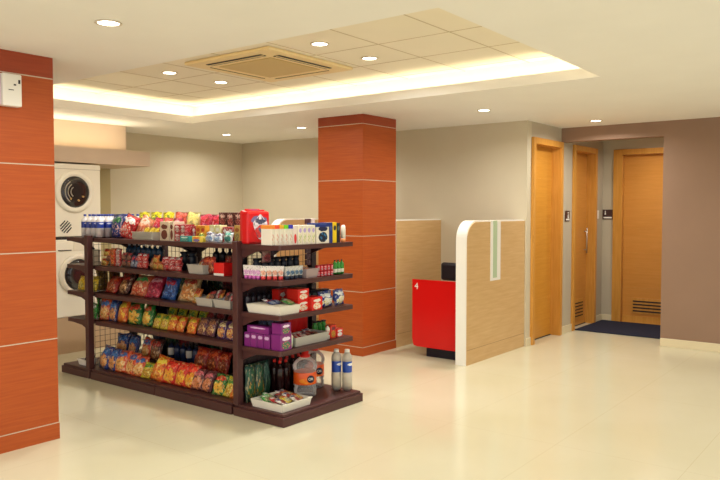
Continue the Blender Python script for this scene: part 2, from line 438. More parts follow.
# ------------------------------------------------------------------ laundry niche
struct('trim_2', MB().box(XN, 7.5, 2.142, 5.48, 8.42, 2.318, M_soff))       # soffit shelf
struct('trim_3', MB().box(XN, 7.83, 2.318, 5.37, 8.42, H-.0, M_soff))        # box above it
struct('trim_4', MB().box(XN, 7.51, 0, 5.3, 8.42, .405, plain('plinth_paint', (188, 158, 124), .6)))
struct('trim_5', MB().box(4.95, 8.3, .405, 5.45, 8.42, 2.142, plain('niche_olive', (176, 160, 116), .7)))  # shallow box in a darker olive than the wall
struct('trim_6', MB().box(XN, 7.7, 2.32, 5.3, 7.76, 2.33, M_led))
def washer(name, label, cat, cx, y0, z0, h, dryer):
    w = .3
    t = thing(name, label, cat, (cx, y0, z0))
    put('cabinet', MB().box(-w, 0, 0, w, .58, h, M_appl, .012), t)
    cz_ = .5 if dryer else .47; R = .235; ox = 0.0
    if dryer: ox = -.03
    d = put('door', MB().lathe([(.172, 0), (.18, -.03), (R-.02, -.03), (R, -.012), (R, 0)], M_appl if dryer else M_ring, 40, axis='y', c3=(ox, 0, cz_)), t)
    put('door_glass', MB().lathe([(.001, -.014), (.09, -.018), (.155, -.014), (.176, -.005), (.176, 0)], M_glassdark, 32, axis='y', c3=(ox, -.012, cz_)), d)
    if dryer:
        g = MB()  # arcs and flecks before the glass stand in for glints on the drum
        for r in (.06, .095, .13): 
            for k in range(10):
                a0 = 2.1+k*.2; g.rod((ox+r*math.cos(a0), -.034, cz_+r*math.sin(a0)), (ox+r*math.cos(a0+.22), -.034, cz_+r*math.sin(a0+.22)), .006, M_chrome)
        for a0 in (-.6, -1.3, -2.3): g.rod((ox+.09*math.cos(a0), -.034, cz_+.09*math.sin(a0)), (ox+.11*math.cos(a0+.1), -.034, cz_+.11*math.sin(a0+.1)), .01, plain('glint_gold', (220, 180, 110), .3, .5))
        put('drum_glints', g, d)
        v = MB()
        for k in range(5):
            q = (k-2)*.027; hh = math.sqrt(max(.0, .068**2-q*q))
            c = .7
            v.rod((-.14+q*c-hh*c, -.003, .11-q*c-hh*c+0), (-.14+q*c+hh*c, -.003, .11-q*c+hh*c), .0065, M_dark)
        put('exhaust_vent', v, t)
        put('control_strip', MB().box(-w+.004, -.004, h-.055, w-.004, 0, h-.006, M_appl), t)
        put('panel_line', MB().box(-w+.004, -.002, h-.062, w-.004, 0, h-.056, plain('shade_line', (190, 180, 160), .5)), t)
    else:
        put('detergent_drawer', MB().box(-w+.02, -.006, h-.13, -.06, 0, h-.03, M_appl, .003), t)
        put('drawer_pull', MB().box(-w+.06, -.009, h-.125, -.08, -.005, h-.115, M_dark), t)
        put('control_strip', MB().box(-.05, -.004, h-.13, w-.01, 0, h-.03, M_ring, .002), t)
    return t
washer('tumble_dryer', 'white front loading dryer stacked on top in the left niche', 'dryer', 4.5, 7.51, 1.31, .815, True)
washer('washing_machine', 'white front loading washing machine under the stacked dryer', 'washing machine', 4.5, 7.51, .407, .87, False)
put('stacking_frame', MB().box(4.2, 7.52, 1.277, 4.8, 8.08, 1.31, M_dark))
tag(bpy.data.objects['stacking_frame'], 'thin dark stacking frame between the dryer and the washer', 'frame')

# ------------------------------------------------------------------ booths: partitions, desk, chair
def rounded(x0, x1, z1, r, n=10):
    pts = [(x0, 0)]
    for k in range(n+1):
        a = PI-k*PI/2/n; pts.append((x0+r+r*math.cos(a), z1-r+r*math.sin(a)))
    return pts + [(x1, z1), (x1, 0)]
def partition(label, y0, slot, x0=6.5, x1=7.88, r=.2):
    t = thing('booth_partition', label, 'partition', (x0, y0, 0)); L = x1-x0
    put('white_core', MB().prism(rounded(0, L, 1.495, r), 'y', .0, .12, M_white), t)
    w = MB()
    for yy in ((-.006, 0), (.12, .126)):
        w.prism([(p[0]+(.012 if p[0] < .3 else 0), p[1]-(.014 if p[1] > .3 else 0)) for p in rounded(0, L, 1.495, r)], 'y', yy[0], yy[1], M_maple)
    wp = put('wood_panel', w, t)
    put('plinth_joint', MB().box(.014, -.0075, .155, L, -.006, .159, plain('joint_brown', (160, 120, 76), .5)), t)
    if slot:
        fr_ = MB(); fr_.box(.515, -.010, .84, .75, -.006, 1.495, M_white)
        sl = put('slot_frame', fr_, t)
        put('glass_strip', MB().box(.57, -.014, .87, .66, -.010, 1.493, plain('green_glass', (190, 208, 172), .15)), sl)
    return t
partition('curved maple partition with white edge and glass slot near the doors', 3.645, True)
partition('straight maple booth partition just right of the middle pillar', 4.79, False, x0=6.88, r=.012)
partition('curved maple partition with white edge behind the rack, left of middle pillar', 6.35, False)
t = thing('service_desk', 'glossy red service desk front marked with number 4', 'desk', (6.6, 4.08, 0))
pts = [(-.29, .2), (-.275, .135), (-.23, .115), (.285, .115), (.285, .85), (-.29, .85)]
pr = MB(); pr.prism([(-a, b) for a, b in pts], 'x', 0, .03, M_redlac)
fp = put('front_panel', pr, t)
put('desk_top', MB().box(.03, -.285, .70, .5, .29, .73, plain('desk_top_grey', (170, 150, 130), .4), .004), t)
put('side_panel', MB().box(.03, .265, .115, .48, .29, .70, M_redlac), t)
put('recessed_base', MB().box(.09, -.28, 0, .45, .16, .115, plain('desk_base', (30, 26, 44), .5)), t)
n4 = text_mesh('4', .1, M_white); put('number', n4, fp, (-.002, .235, .775), (PI/2, 0, -PI/2))
# office chair
t = thing('office_chair', 'black office chair whose backrest shows above the red desk', 'chair', (7.47, 4.10, 0))
put('seat', MB().box(-.23, -.23, .43, .23, .23, .5, M_black, .025), t)
put('backrest', MB().box(-.27, -.28, .79, -.21, .28, 1.0, M_black, .03), t)
put('back_pad', MB().box(-.265, -.27, .6, -.215, .27, .775, plain('dark_grey_mesh', (44, 44, 56), .5), .02), t)
put('back_bar', MB().box(-.235, -.04, .4, -.2, .04, .95, M_black, .008), t)
put('gas_column', MB().lathe([(.03, .1), (.03, .43)], M_black, 12), t)
for k in range(5):
    a = k*2*PI/5
    l = put('base_arm', MB().rod((0, 0, .1), (.27*math.cos(a), .27*math.sin(a), .07), .018, M_black, 8), t)
    put('caster', MB().lathe([(.001, -.02), (.028, -.02), (.028, .02), (.001, .02)], M_black, 12, axis='x', c3=(.27*math.cos(a), .27*math.sin(a), .03)), l)

# ------------------------------------------------------------------ ceiling fixtures
ring_me = MB().lathe([(.072, 0), (.075, -.006), (.061, -.008), (.058, 0)], M_trim, 32).mesh('ring')
lens_me = MB().lathe([(.001, -.003), (.058, -.003), (.058, 0), (.001, 0)], M_lens, 32).mesh('lens')
def downlight(x, y, z, label, power=16.5, group='recessed downlights'):
    t = thing('recessed_downlight', label, 'ceiling light', (x, y, z), (0, 0, 0), group)
    put('trim_ring', ring_me, t); put('lens', lens_me, t)
    l = bpy.data.lights.new('downlight_lamp', 'AREA'); l.shape = 'DISK'; l.size = .11; l.energy = power; l.color = (1, .975, .93); l.spread = math.radians(160)
    lo = bpy.data.objects.new('downlight_lamp', l); COL.objects.link(lo); lo.location = (0, 0, -.012); lo.parent = t
PW = 26
downlight(2.367, 3.602, H, 'round ceiling downlight nearest the camera, top left')
downlight(6.79, 3.607, H, 'round ceiling downlight above the curved maple partition')
downlight(8.374, 2.991, H, 'round ceiling downlight in front of the doors')
downlight(6.79, 7.57, H, 'round ceiling downlight near the far left wall corner')
downlight(6.80, 6.186, H, 'round ceiling downlight just left of the middle pillar')
downlight(4.26, 5.52, cz, 'round downlight in raised ceiling, left pair, nearer left edge')
downlight(4.885, 5.52, cz, 'round downlight in raised ceiling below the air vent unit')
downlight(4.235, 3.66, cz, 'round downlight in raised ceiling right of the air vent unit')
downlight(4.885, 3.67, cz, 'round downlight in raised ceiling, lowest of right pair')
for i, (x, y) in enumerate(((2.367, 1.2), (5.0, .2), (7.2, .9), (.2, 3.6), (.2, 6.4), (.2, .8), (3.0, -1.5), (6.4, -1.6), (9.75, 2.7))):  # unseen downlights added to light the room beyond the view
    downlight(x, y, H, 'added unseen ceiling downlight of the same kind outside the framed view', 12)
# air conditioner cassette
t = thing('air_conditioner', 'square cassette air conditioner in the raised ceiling', 'air conditioner', (4.565, 4.52, cz))
hw, hd = .53, .51
put('frame_panel', MB().box(-hw, -hd, -.03, hw, hd, 0, M_ac, .012), t)
put('intake_grille', MB().box(-.31, -.31, -.036, .31, .31, -.03, M_acg, .002), t)
for nm, a in (('air_slot', (-.44, -.33, -.375, .33)), ('air_slot', (.40, -.33, .412, .33)), ('air_slot', (-.33, -.43, .33, -.365)), ('air_slot', (-.33, .395, .33, .405))):
    s = put(nm, MB().box(a[0], a[1], -.034, a[2], a[3], -.03, M_dark), t)
    # louver blade
    if a[2]-a[0] > a[3]-a[1]: put('louver', MB().box(a[0], (a[1]+a[3])/2-.006, -.038, a[2], (a[1]+a[3])/2+.006, -.034, M_ac), s)
    else: put('louver', MB().box((a[0]+a[2])/2-.006, a[1], -.038, (a[0]+a[2])/2+.006, a[3], -.034, M_ac), s)

# ------------------------------------------------------------------ the snack rack
TZ = [1.34, 1.075, .815, .548]
X0, XM, X1 = 3.87, 4.27, 4.67
def wire_panel(mb, axis, c, a0, a1, z0, z1, step=.055):
    a = a0
    while a <= a1+1e-6:
        mb.rod(*(((c, a, z0), (c, a, z1)) if axis == 'x' else ((a, c, z0), (a, c, z1))), .0022, M_wire, 4); a += step
    z = z0
    while z <= z1+1e-6:
        mb.rod(*(((c, a0, z), (c, a1, z)) if axis == 'x' else ((a0, c, z), (a1, c, z))), .0022, M_wire, 4); z += step
def shelf_board(mb, x0, y0, x1, y1, z):
    mb.box(x0, y0, z-.04, x1, y1, z, M_rack, .004)
def bay(label, y0, y1):
    t = thing('display_rack', label, 'shelving', (XM, (y0+y1)/2, 0)); c = (y0+y1)/2; a, b = y0-c+.003, y1-c-.003
    put('base', MB().box(-.46, a, 0, .46, b, .075, M_rack, .006).box(-.445, a, .075, .445, b, .095, M_rack, .004), t)
    for q in (a+.03, b-.03): put('upright_post', MB().box(-.03, q-.025, .095, .03, q+.025, 1.3, M_rackd), t)
    m = MB(); wire_panel(m, 'x', 0, a+.06, b-.06, .12, 1.29); put('wire_back', m, t)
    for z in TZ:
        for s in ((-.40, -.035) if z < 1.3 else (-.40, .40), (.035, .40)):
            if z > 1.3 and s[0] > 0: continue
            m = MB(); shelf_board(m, s[0], a, s[1], b, z); sh = put('shelf', m, t)
            sides = (-1, 1) if z > 1.3 else ((-1,) if s[0] < 0 else (1,))
            for sd in sides:
                for q in (a+.03, b-.03):
                    put('shelf_bracket', MB().prism([(sd*.03, z-.04), (sd*.34, z-.04), (sd*.12, z-.075), (sd*.03, z-.12)], 'y', q-.01, q+.01, M_rackd), sh)
    return t
bay('left long bay of the maroon snack rack facing the open floor', 5.19, 6.178)
bay('right long bay of the maroon snack rack, next to the end unit', 4.215, 5.19)
def end_unit(label, yb, sgn):
    """shelves face sgn*y; yb = plane of its back frame"""
    t = thing('display_rack', label, 'shelving', (XM, yb, 0)); Y = lambda v: sgn*v
    def bx(mb, x0, ya, z0, x1, yb_, z1, m, bev=0): mb.box(x0, min(Y(ya), Y(yb_)), z0, x1, max(Y(ya), Y(yb_)), z1, m, bev); return mb
    bd = .545 if sgn < 0 else .49
    m = MB(); bx(m, -.46, 0, 0, .50, bd, .07, M_rack, .006); bx(m, -.445, 0, .07, .485, bd-.015, .09, M_rack, .004); put('base', m, t)
    for xx in (-.43, .44): put('upright_post', bx(MB(), xx-.03, 0, .09, xx+.03, .055, 1.365, M_rack if xx < 0 else M_rackd, .004), t)
    m = MB(); wire_panel(m, 'y', Y(.02), -.38, .40, .12, 1.29); put('wire_back', m, t)
    if sgn < 0: put('back_panel', bx(MB(), -.40, .006, .09, .41, .016, 1.0, M_rackd), t)
    put('top_rail', bx(MB(), -.40, .01, 1.30, .41, .04, 1.338, M_rack), t)
    for z in TZ:
        m = MB()
        p0 = -.418; 
        dd = .475 if sgn < 0 else .44
        pts = [(p0, Y(.056)), (p0, Y(dd-.015)), (p0+.012, Y(dd)), (.45, Y(dd)), (.462, Y(dd-.015)), (.462, Y(.056))]
        m.prism([p for p in pts], 'z', z-.036, z, M_rack); sh = put('shelf', m, t)
        for xx in (-.395, .41):
            put('shelf_bracket', MB().prism([(Y(.056), z-.036), (Y(dd-.06), z-.036), (Y(.2), z-.055), (Y(.13), z-.08), (Y(.056), z-.11)], 'x', xx-.012, xx+.012, M_rack), sh)
    return t
NEAR = end_unit('near end unit of the maroon rack facing right', 4.195, -1)
FAR = end_unit('far end unit of the maroon rack beside the laundry machines', 6.195, 1)

# ------------------------------------------------------------------ product makers
CACHE = {}
def cached(key, fn):
    if key not in CACHE: CACHE[key] = fn()
    return CACHE[key]
def bag_meshes(w, h, t, mat, seed=0):
    def mk():
        r = random.Random(seed+int(w*1000)+int(h*777)); mb = MB(); i = mb.mi(mat); nu, nv = 8, 12
        grid = {}
        ph = [r.uniform(0, 6) for _ in range(4)]
        for s in (-1, 1):
            for a in range(nu+1):
                for b in range(nv+1):
                    u = a/nu*2-1; v = b/nv
                    if s == 1 and (a in (0, nu) or b in (0, nv)): grid[s, a, b] = grid[-1, a, b]; continue
                    th = t/2*(max(0, 1-abs(u)**2.6))**.6*max(0, math.sin(PI*min(1, max(0, (v-.06)/.88))))**.55
                    th *= 1+.12*math.sin(5*u+ph[0]+4*v)+.08*math.sin(11*v+ph[1])
                    x = u*w/2*(1-.07*math.sin(PI*v)); z = h*v+.006*math.sin(3*u+ph[2])*(v > .9)
                    grid[s, a, b] = mb.bm.verts.new((x+.003*math.sin(9*v+ph[3]), s*th, z))
        for s in (-1, 1):
            for a in range(nu):
                for b in range(nv):
                    q = [grid[s, a, b], grid[s, a+1, b], grid[s, a+1, b+1], grid[s, a, b+1]]
                    try: f = mb.bm.faces.new(q if s < 0 else q[::-1])
                    except ValueError: continue
                    f.material_index = i; f.smooth = True
        return mb.mesh('pouch')
    return cached(('bag', w, h, t, mat.name, seed % 3), mk)
def seal_mesh(w, h, mat):
    def mk():
        mb = MB()
        for k in range(3): mb.box(-w/2, -.003, h-.016+k*.006, w/2, .003, h-.0125+k*.006, mat)
        return mb.mesh('crimped_seal')
    return cached(('seal', w, h, mat.name), mk)
def bag(desc, where, loc, face, w, h, t, mat, tilt=-.3, yaw=0, roll=0, group=None, name='snack_bag', cat='snack bag', seal=True):
    if face == FL and loc[0] < 4.25 and 4.2 < loc[1] < 6.2 and name != 'sachet': loc = (loc[0], loc[1]+.075, loc[2])
    parts = [('pouch', bag_meshes(w, h, t, mat, rnd.randrange(3)))]
    if seal: parts.append(('crimped_seal', seal_mesh(w*.98, h, mat)))
    return item(name, desc, where, cat, parts, loc, (tilt, roll, face+yaw), group)
def carton(desc, where, loc, face, w, h, d, mat, panel=None, yaw=0, tilt=0, group=None, name='carton', cat='box', base=None, top=None):
    key = ('car', w, h, d, mat.name)
    body = cached(key, lambda: MB().box(-w/2, -d/2, 0, w/2, d/2, h, mat, min(.003, w*.05)).mesh('box_body'))
    parts = [('box_body', body)]
    if panel: parts.append(('printed_panel', cached(key+('p', panel.name), lambda: MB().box(-w*.36, -d/2-.0012, h*.14, w*.36, -d/2, h*.86, panel).mesh('printed_panel'))))
    if base: parts.append(('bottom_band', cached(key+('b', base.name), lambda: MB().box(-w/2, -d/2-.001, 0.002, w/2, -d/2, h*.2, base).mesh('bottom_band'))))
    if top: parts.append(('lid_flap', cached(key+('t', top.name), lambda: MB().box(-w/2-.001, -d/2-.0015, h*.82, w/2+.001, d/2+.001, h+.002, top).mesh('lid_flap'))))
    return item(name, desc, where, cat, parts, loc, (tilt, 0, face+yaw), group)
def bottle(desc, where, loc, r, h, body, cap, label=None, lz=(.4, .72), group=None, name='bottle', neck=.32, capr=None, waist=0, yaw=0, badge=False):
    nr = r*neck; key = ('bot', r, h, body.name)
    def mk():
        prof = [(r*.6, 0), (r*.95, .01*h/.2), (r, .05*h)]
        if waist: prof += [(r, lz[0]*h), (r*.93, (lz[0]+.01)*h), (r*.93, lz[1]*h), (r, (lz[1]+.02)*h)]
        prof += [(r, .72*h if not waist else .8*h)]
        s0 = .72 if not waist else .8
        prof += [(r*.92, (s0+.05)*h), (r*.6, (s0+.11)*h), (nr, (s0+.15)*h), (nr, .95*h)]
        return MB().lathe(prof, body, 18).mesh('bottle_body')
    parts = [('bottle_body', cached(key, mk))]
    cr = capr or nr*1.15
    parts.append(('cap', cached(key+('c', cap.name), lambda: MB().lathe([(cr, .92*h), (cr, h), (cr*.9, h*1.005)], cap, 14).mesh('cap'))))
    if label:
        rr = r*(1.012 if not waist else .965)
        def ml():
            return MB().lathe([(rr*.99, lz[0]*h), (rr, lz[0]*h+.002), (rr, lz[1]*h-.002), (rr*.99, lz[1]*h)], label, 24).mesh('label_band')
        parts.append(('label_band', cached(key+('l', label.name), ml)))
    return item(name, desc, where, 'bottle', parts, loc, (0, 0, yaw), group)
def tray(desc, where, loc, face, w, d, h, mat=None, ribs=0, yaw=0, group=None):
    mat = mat or M_tray
    def mk():
        mb = MB(); i = mb.mi(mat); e = .012; th = .005
        def ring(x, y, z): return [mb.bm.verts.new(p) for p in ((-x, -y, z), (x, -y, z), (x, y, z), (-x, y, z))]
        R = [ring(w/2-e, d/2-e, 0), ring(w/2, d/2, h), ring(w/2-th, d/2-th, h), ring(w/2-e-th, d/2-e-th, th)]
        for a, b in zip(R, R[1:]):
            for k in range(4): mb.bm.faces.new((a[k], a[(k+1) % 4], b[(k+1) % 4], b[k])).material_index = i
        mb.bm.faces.new(R[0][::-1]); mb.bm.faces.new(R[-1])
        return mb.mesh('tray_body')
    key = ('tray', w, d, h, mat.name)
    parts = [('tray_body', cached(key, mk))]
    parts.append(('rim', cached(key+('r',), lambda: MB().box(-w/2-.003, -d/2-.003, h-.006, w/2+.003, -d/2+.002, h+.002, mat).mesh('rim'))))
    if ribs:
        def mr():
            mb = MB()
            for k in range(ribs):
                x = -w/2+.012+(w-.024)*k/(ribs-1); mb.box(x-.002, -d/2-.002, h*.15, x+.002, -d/2+.008, h*.85, mat)
            return mb.mesh('side_ribs')
        parts.append(('side_ribs', cached(key+('ribs',), mr)))
    return item('plastic_tray', desc, where, 'tray', parts, loc, (0, 0, face+yaw), group)

# packaging designs
def D(n, *a, **k): return print_mat('print_'+n, *a, **k)
RY = D('red_yellow', (206, 34, 22), (242, 206, 70), (236, 60, 40), (226, 150, 40))
OY = D('orange_yellow', (226, 98, 28), (246, 206, 60), (240, 214, 60), (220, 120, 40))
YG = D('yellow_green', (214, 196, 44), (236, 224, 120), (70, 140, 50), (200, 150, 40))
GY = D('green_yellow', (30, 120, 48), (236, 216, 90), (214, 60, 40), (228, 170, 60))
BC = D('blue_cream', (34, 56, 128), (236, 188, 120), (60, 120, 190), (214, 140, 80))
OC = D('orange_cream', (222, 84, 38), (244, 214, 150), (60, 110, 180), (236, 170, 90))
BR = D('brown_cream', (84, 40, 34), (230, 190, 130), (190, 60, 50), (150, 96, 50))
PU = D('purple_yellow', (86, 42, 110), (226, 200, 110), (240, 220, 160), (200, 120, 70))
MG = D('magenta', (186, 30, 66), (206, 60, 90), (240, 180, 190), (150, 24, 60))
RD = D('red_white', (196, 26, 30), (236, 200, 190), (246, 240, 235), (214, 70, 60))
RB = D('red_orange_dark', (168, 36, 24), (224, 130, 60), (220, 90, 40), (140, 60, 30))
BL = D('blue_bag', (36, 84, 156), (60, 120, 190), (170, 40, 60), (30, 60, 120))
CR = D('cream_snack', (214, 176, 120), (240, 206, 140), (180, 50, 40), (206, 130, 60))
OG = D('orange_green_cream', (214, 110, 70), (232, 196, 150), (70, 170, 90), (206, 80, 50))
PE = D('peach_bag', (224, 140, 100), (242, 196, 160), (240, 210, 190), (214, 110, 80))
YL = D('bright_yellow', (236, 222, 20), (240, 232, 60), (120, 150, 30), (226, 200, 20))
PY = D('pale_yellow', (240, 226, 130), (246, 236, 160), None)
CO = D('coral', (232, 96, 76), (240, 130, 100), None)
PK = D('pink_red', (214, 50, 84), (240, 110, 150), (200, 24, 40))
GB = D('green_blue_bag', (28, 110, 64), (236, 200, 190), (190, 60, 60), (50, 60, 140))
BLU2 = D('navy_green', (34, 52, 122), (230, 190, 190), (26, 120, 60), (40, 60, 140))
DG = D('dark_green_bag', (20, 66, 52), (180, 130, 40), (30, 90, 60), (40, 90, 50))
OLV = D('olive_bag', (150, 118, 46), (176, 140, 60), (120, 90, 40))
GRN = D('green_pack', (48, 150, 50), (110, 190, 70), (240, 240, 220))
YLW = D('yellow_pack', (232, 196, 30), (240, 214, 80), None)
REDBOX = D('red_box', (222, 36, 26), (238, 140, 80), (240, 232, 224), (236, 220, 200), kind='box', sc=5)
PURBOX = D('purple_box', (126, 40, 120), None, (206, 170, 210), kind='box')
PURPIC = D('purple_box_picture', (126, 40, 120), (214, 120, 100), (236, 220, 240), (60, 120, 90), kind='box')
CREAMBOX = D('cream_box', (240, 234, 218), (222, 120, 110), None, (240, 234, 218), kind='box', sc=4)
CREAMOV = D('oval_carton', (226, 212, 186), (110, 50, 40), (110, 50, 40), (110, 50, 40), kind='box', sc=4)
FLOWER = D('flower_box', (238, 232, 214), (150, 190, 80), (190, 170, 220), (236, 226, 200), kind='box', sc=5)
TWOPIC = D('two_picture_box', (236, 230, 214), (50, 120, 170), (36, 44, 84), (30, 40, 60), kind='box', sc=4)
TEAL = D('teal_box', (40, 140, 140), (110, 190, 180), (200, 230, 220), kind='box')
MULTI = D('multi_box', (226, 200, 80), (210, 90, 80), (220, 80, 60), (60, 110, 180), kind='box')
WB = D('white_blue_box', (226, 230, 236), (70, 110, 180), (60, 50, 110), (170, 200, 230), kind='bag')
TW = D('teal_white_bag', (226, 234, 226), (40, 160, 150), (60, 190, 170), kind='bag')
CHOCO = D('choco_print', (84, 34, 36), (216, 110, 100), (236, 206, 196), (130, 50, 50), kind='bag', sc=7)
REDSTR = D('red_stripe', (186, 28, 40), (240, 214, 210), (246, 240, 236), kind='bag', sc=9)
ORJAR = D('amber_pack', (214, 150, 50), (236, 190, 90), (190, 70, 30), (170, 90, 30), kind='box')
LIME = D('lime_white_pack', (226, 226, 170), (110, 190, 60), (236, 240, 220), (180, 60, 90), kind='box')
GOLD = D('gold_pack', (210, 176, 90), (226, 200, 120), (160, 90, 40), kind='box')
DIAPER = D('red_swirl_pack', (212, 24, 28), (220, 40, 44), (120, 110, 150), (200, 20, 26), kind='box', sc=4)
BLUEPIC = D('blue_chick_pack', (30, 60, 150), (236, 222, 110), (230, 236, 240), (240, 240, 230), kind='bag', sc=5)
BLUEBOX = D('blue_box', (34, 56, 130), None, (70, 90, 160), kind='box')
YELBOX = D('yellow_box', (240, 206, 40), None, (60, 60, 60), kind='box')
BLKBOX = D('black_box', (30, 32, 44), None, (90, 110, 110), kind='box')
SACH = [D('sachet_%d' % i, a, b, c, kind='bag', sc=7) for i, (a, b, c) in enumerate((
    ((196, 40, 40), (240, 200, 190), (250, 240, 230)), ((226, 130, 50), (240, 200, 90), (180, 40, 30)), ((232, 226, 214), (190, 60, 50), (60, 70, 130)),
    ((60, 40, 44), (180, 120, 90), (210, 60, 60)), ((70, 160, 70), (220, 230, 160), (240, 240, 230)), ((50, 70, 120), (200, 210, 230), (230, 60, 60)), ((240, 214, 60), (240, 236, 180), (210, 70, 40))))]
SNAMES = ['red and white', 'orange', 'white printed', 'dark brown', 'green', 'dark blue', 'yellow']
FL = -PI/2     # faces the open floor (-x)
FE = 0         # faces -y
LS = 'on the %s shelf, long side'
W = ['on the top shelf, long side', 'on the second shelf, long side', 'on the third shelf, long side', 'on the fourth shelf, long side', 'on the rack base, long side']
EW = ['on the near end unit top', 'on the near end second shelf', 'on the near end third shelf', 'on the near end fourth shelf', 'on the near end base']
FW = ['on the far end unit top', 'on the far end second shelf', 'on the far end third shelf', 'on the far end fourth shelf', 'on the far end base']
def brow(z, where, x, rows, face=FL, **kw):
    """row of bags: (y centre, w, h, t, material, desc, tilt)"""
    for r in rows:
        y, w, h, t, m, d = r[:6]; tl = r[6] if len(r) > 6 else -.3
        bag(d, where, (x, y, z+.002), face, w*1.17, h*1.05, t*1.15, m, tilt=tl, yaw=rnd.uniform(-.2, .2), roll=rnd.uniform(-.12, .12), **kw)
def sachets(where, x0, x1, y0, y1, z, n, cols, size=.07, face=FL, flat=False, desc='sachet', layers=1):
    """loose little packets; sorted left to right"""
    L = []
    for k in range(n):
        f = (k+.5)/n; L.append(f)
    for k, f in enumerate(L):
        if face == FL: px, py = x0+(x1-x0)*rnd.random(), y1+(y0-y1)*f
        else: px, py = x0+(x1-x0)*f, y0+(y1-y0)*rnd.random()
        ci = cols[k % len(cols)]
        tilt = -1.25+rnd.uniform(-.15, .15) if flat else -.5+rnd.uniform(-.25, .2)
        bag(f'{SNAMES[ci]} {desc}', where, (px, py, z+(k % layers)*.022), face, size, size*1.25, .022, SACH[ci], tilt=tilt, yaw=rnd.uniform(-.5, .5), name='sachet', cat='sachet', seal=False)

# ---- long side, top shelf -------------------------------------------------
z = TZ[0]
bag('green and navy crisp bag', W[0], (3.97, 5.865, z+.002), FL, .17, .225, .09, BLU2, -.12, .1)
bag('tall dark green crisp bag', W[0], (4.05, 5.985, z+.002), FL, .15, .225, .08, GB, -.1, -.1)
bag('big red crisp bag leaning over', W[0], (3.97, 5.75, z+.004), FL, .19, .225, .09, RD, -.3, .1, .28)
bag('peach coloured crisp bag leaning over', W[0], (4.02, 5.60, z+.004), FL, .19, .215, .08, PE, -.35, .0, .3)
for y, m, d in ((6.03, YL, 'bright yellow bag'), (5.84, YL, 'bright yellow bag'), (5.65, YL, 'bright yellow bag'), (5.46, CO, 'coral orange bag'), (5.28, PY, 'pale yellow bag'), (5.10, PK, 'pink and red bag'), (4.93, PK, 'pink and red bag')):
    bag(d, 'in the back row of the top shelf', (4.30, y, z+.002), FL, .19, .245-.02*(m is PK), .07, m, -.15, rnd.uniform(-.1, .1))
for y, m, d in ((5.52, PK, 'pink bag'), (5.38, CO, 'orange bag'), (5.24, MG, 'magenta bag')):
    bag(d, 'behind the ribbed tray on top shelf', (4.13, y, z+.002), FL, .13, .2, .06, m, -.3, 0)
tray('grey ribbed plastic tray', W[0], (3.935, 5.43, z+.001), FL, .29, .13, .07, ribs=16)
for y in (5.50, 5.42, 5.35): bag('small yellow packet', 'in the ribbed tray on top shelf', (3.95, y, z+.012), FL, .07, .1, .03, YLW, -.35, name='sachet', cat='sachet')
carton('cream carton printed with brown ovals', W[0], (3.98, 5.175, z), FL, .12, .165, .12, CREAMOV)
carton('narrow cream carton with small brown dots', W[0], (3.98, 5.075, z), FL, .05, .165, .12, CREAMOV)
for i, y in enumerate((5.0, 4.925)):
    for j in (0, 1):
        carton('red and white striped pack', W[0] if j else 'at bottom of pile '+W[0], (3.97, y, z+j*.072), FL, .07, .07, .1, REDSTR)
carton('red round striped pack', 'beside amber packs on top shelf', (4.02, 4.86, z), FL, .05, .13, .07, REDSTR)
for y in (4.81, 4.75): carton('amber food pack', W[0], (4.03, y, z), FL, .055, .135, .08, ORJAR)
carton('teal flat box', W[0], (3.915, 4.855, z), FL, .12, .048, .07, TEAL)
carton('small multicoloured box', W[0], (3.915, 4.70, z), FL, .11, .048, .07, MULTI)
for y in (4.66, 4.59): carton('lime and white pack', W[0], (4.05, y, z), FL, .06, .14, .08, LIME)
for y in (4.52, 4.455): carton('red cookie pack', W[0], (4.07, y, z), FL, .06, .125, .08, REDSTR)
bag('small yellow and white bag', W[0], (3.91, 4.60, z+.002), FL, .08, .07, .03, YG, -.2)
bag('white and blue printed bag', W[0], (3.91, 4.50, z+.002), FL, .1, .085, .04, WB, -.25)
bag('pale blue printed bag', W[0], (3.905, 4.395, z+.002), FL, .1, .075, .04, WB, -.3)
bag('teal and white bag', W[0], (3.93, 4.30, z+.002), FL, .1, .09, .04, TW, -.25)
for y in (4.38, 4.31): carton('gold snack pack', W[0], (4.07, y, z), FL, .065, .14, .07, GOLD)
for j, zz in enumerate((z, z+.125)):
    for y in (4.72, 4.62, 4.52): carton('dark brown printed chocolate box', ('in the lower row at back of top' if j == 0 else 'in the upper row at back of top'), (4.24, y, zz), FL, .09, .12, .12, CHOCO)

# ---- long side, second shelf ----------------------------------------------
z = TZ[1]
for k, (y, ci) in enumerate(((6.06, 1), (5.98, 3), (6.02, 1))):
    bag(f'{SNAMES[ci]} biscuit packet', W[1], (3.95, y, z+.003+k*.045), FL, .11, .07, .045, SACH[ci], -.3, 0)
for k in range(6):
    bag('orange red biscuit packet', W[1], (3.95, 5.92-(k % 2)*.085, z+.003+(k//2)*.05), FL, .085, .07, .045, SACH[0] if k % 2 else D('orange_red', (222, 66, 30), (240, 130, 60), (240, 170, 90)), -.25, 0)
for k in range(4):
    bag('dark brown biscuit packet', W[1], (3.96, 5.75-(k % 2)*.08, z+.003+(k//2)*.06), FL, .085, .075, .045, SACH[3], -.25, 0)
for k in range(2): bag('small navy and white packet', W[1], (3.95, 5.61-k*.055, z+.003), FL, .055, .11, .035, SACH[5], -.2, 0)
for k in range(4):
    bag('red and white candy packet', W[1], (3.95, 5.50-(k % 2)*.075, z+.003+(k//2)*.06), FL, .08, .075, .045, RD, -.25, 0)
bag('brown candy packet', W[1], (3.96, 5.33, z+.003), FL, .08, .1, .045, BR, -.25)
for k in range(3): bag('orange snack packet', W[1], (3.95, 5.27-(k % 2)*.075, z+.003+(k//2)*.055), FL, .085, .075, .045, SACH[1], -.3, 0)
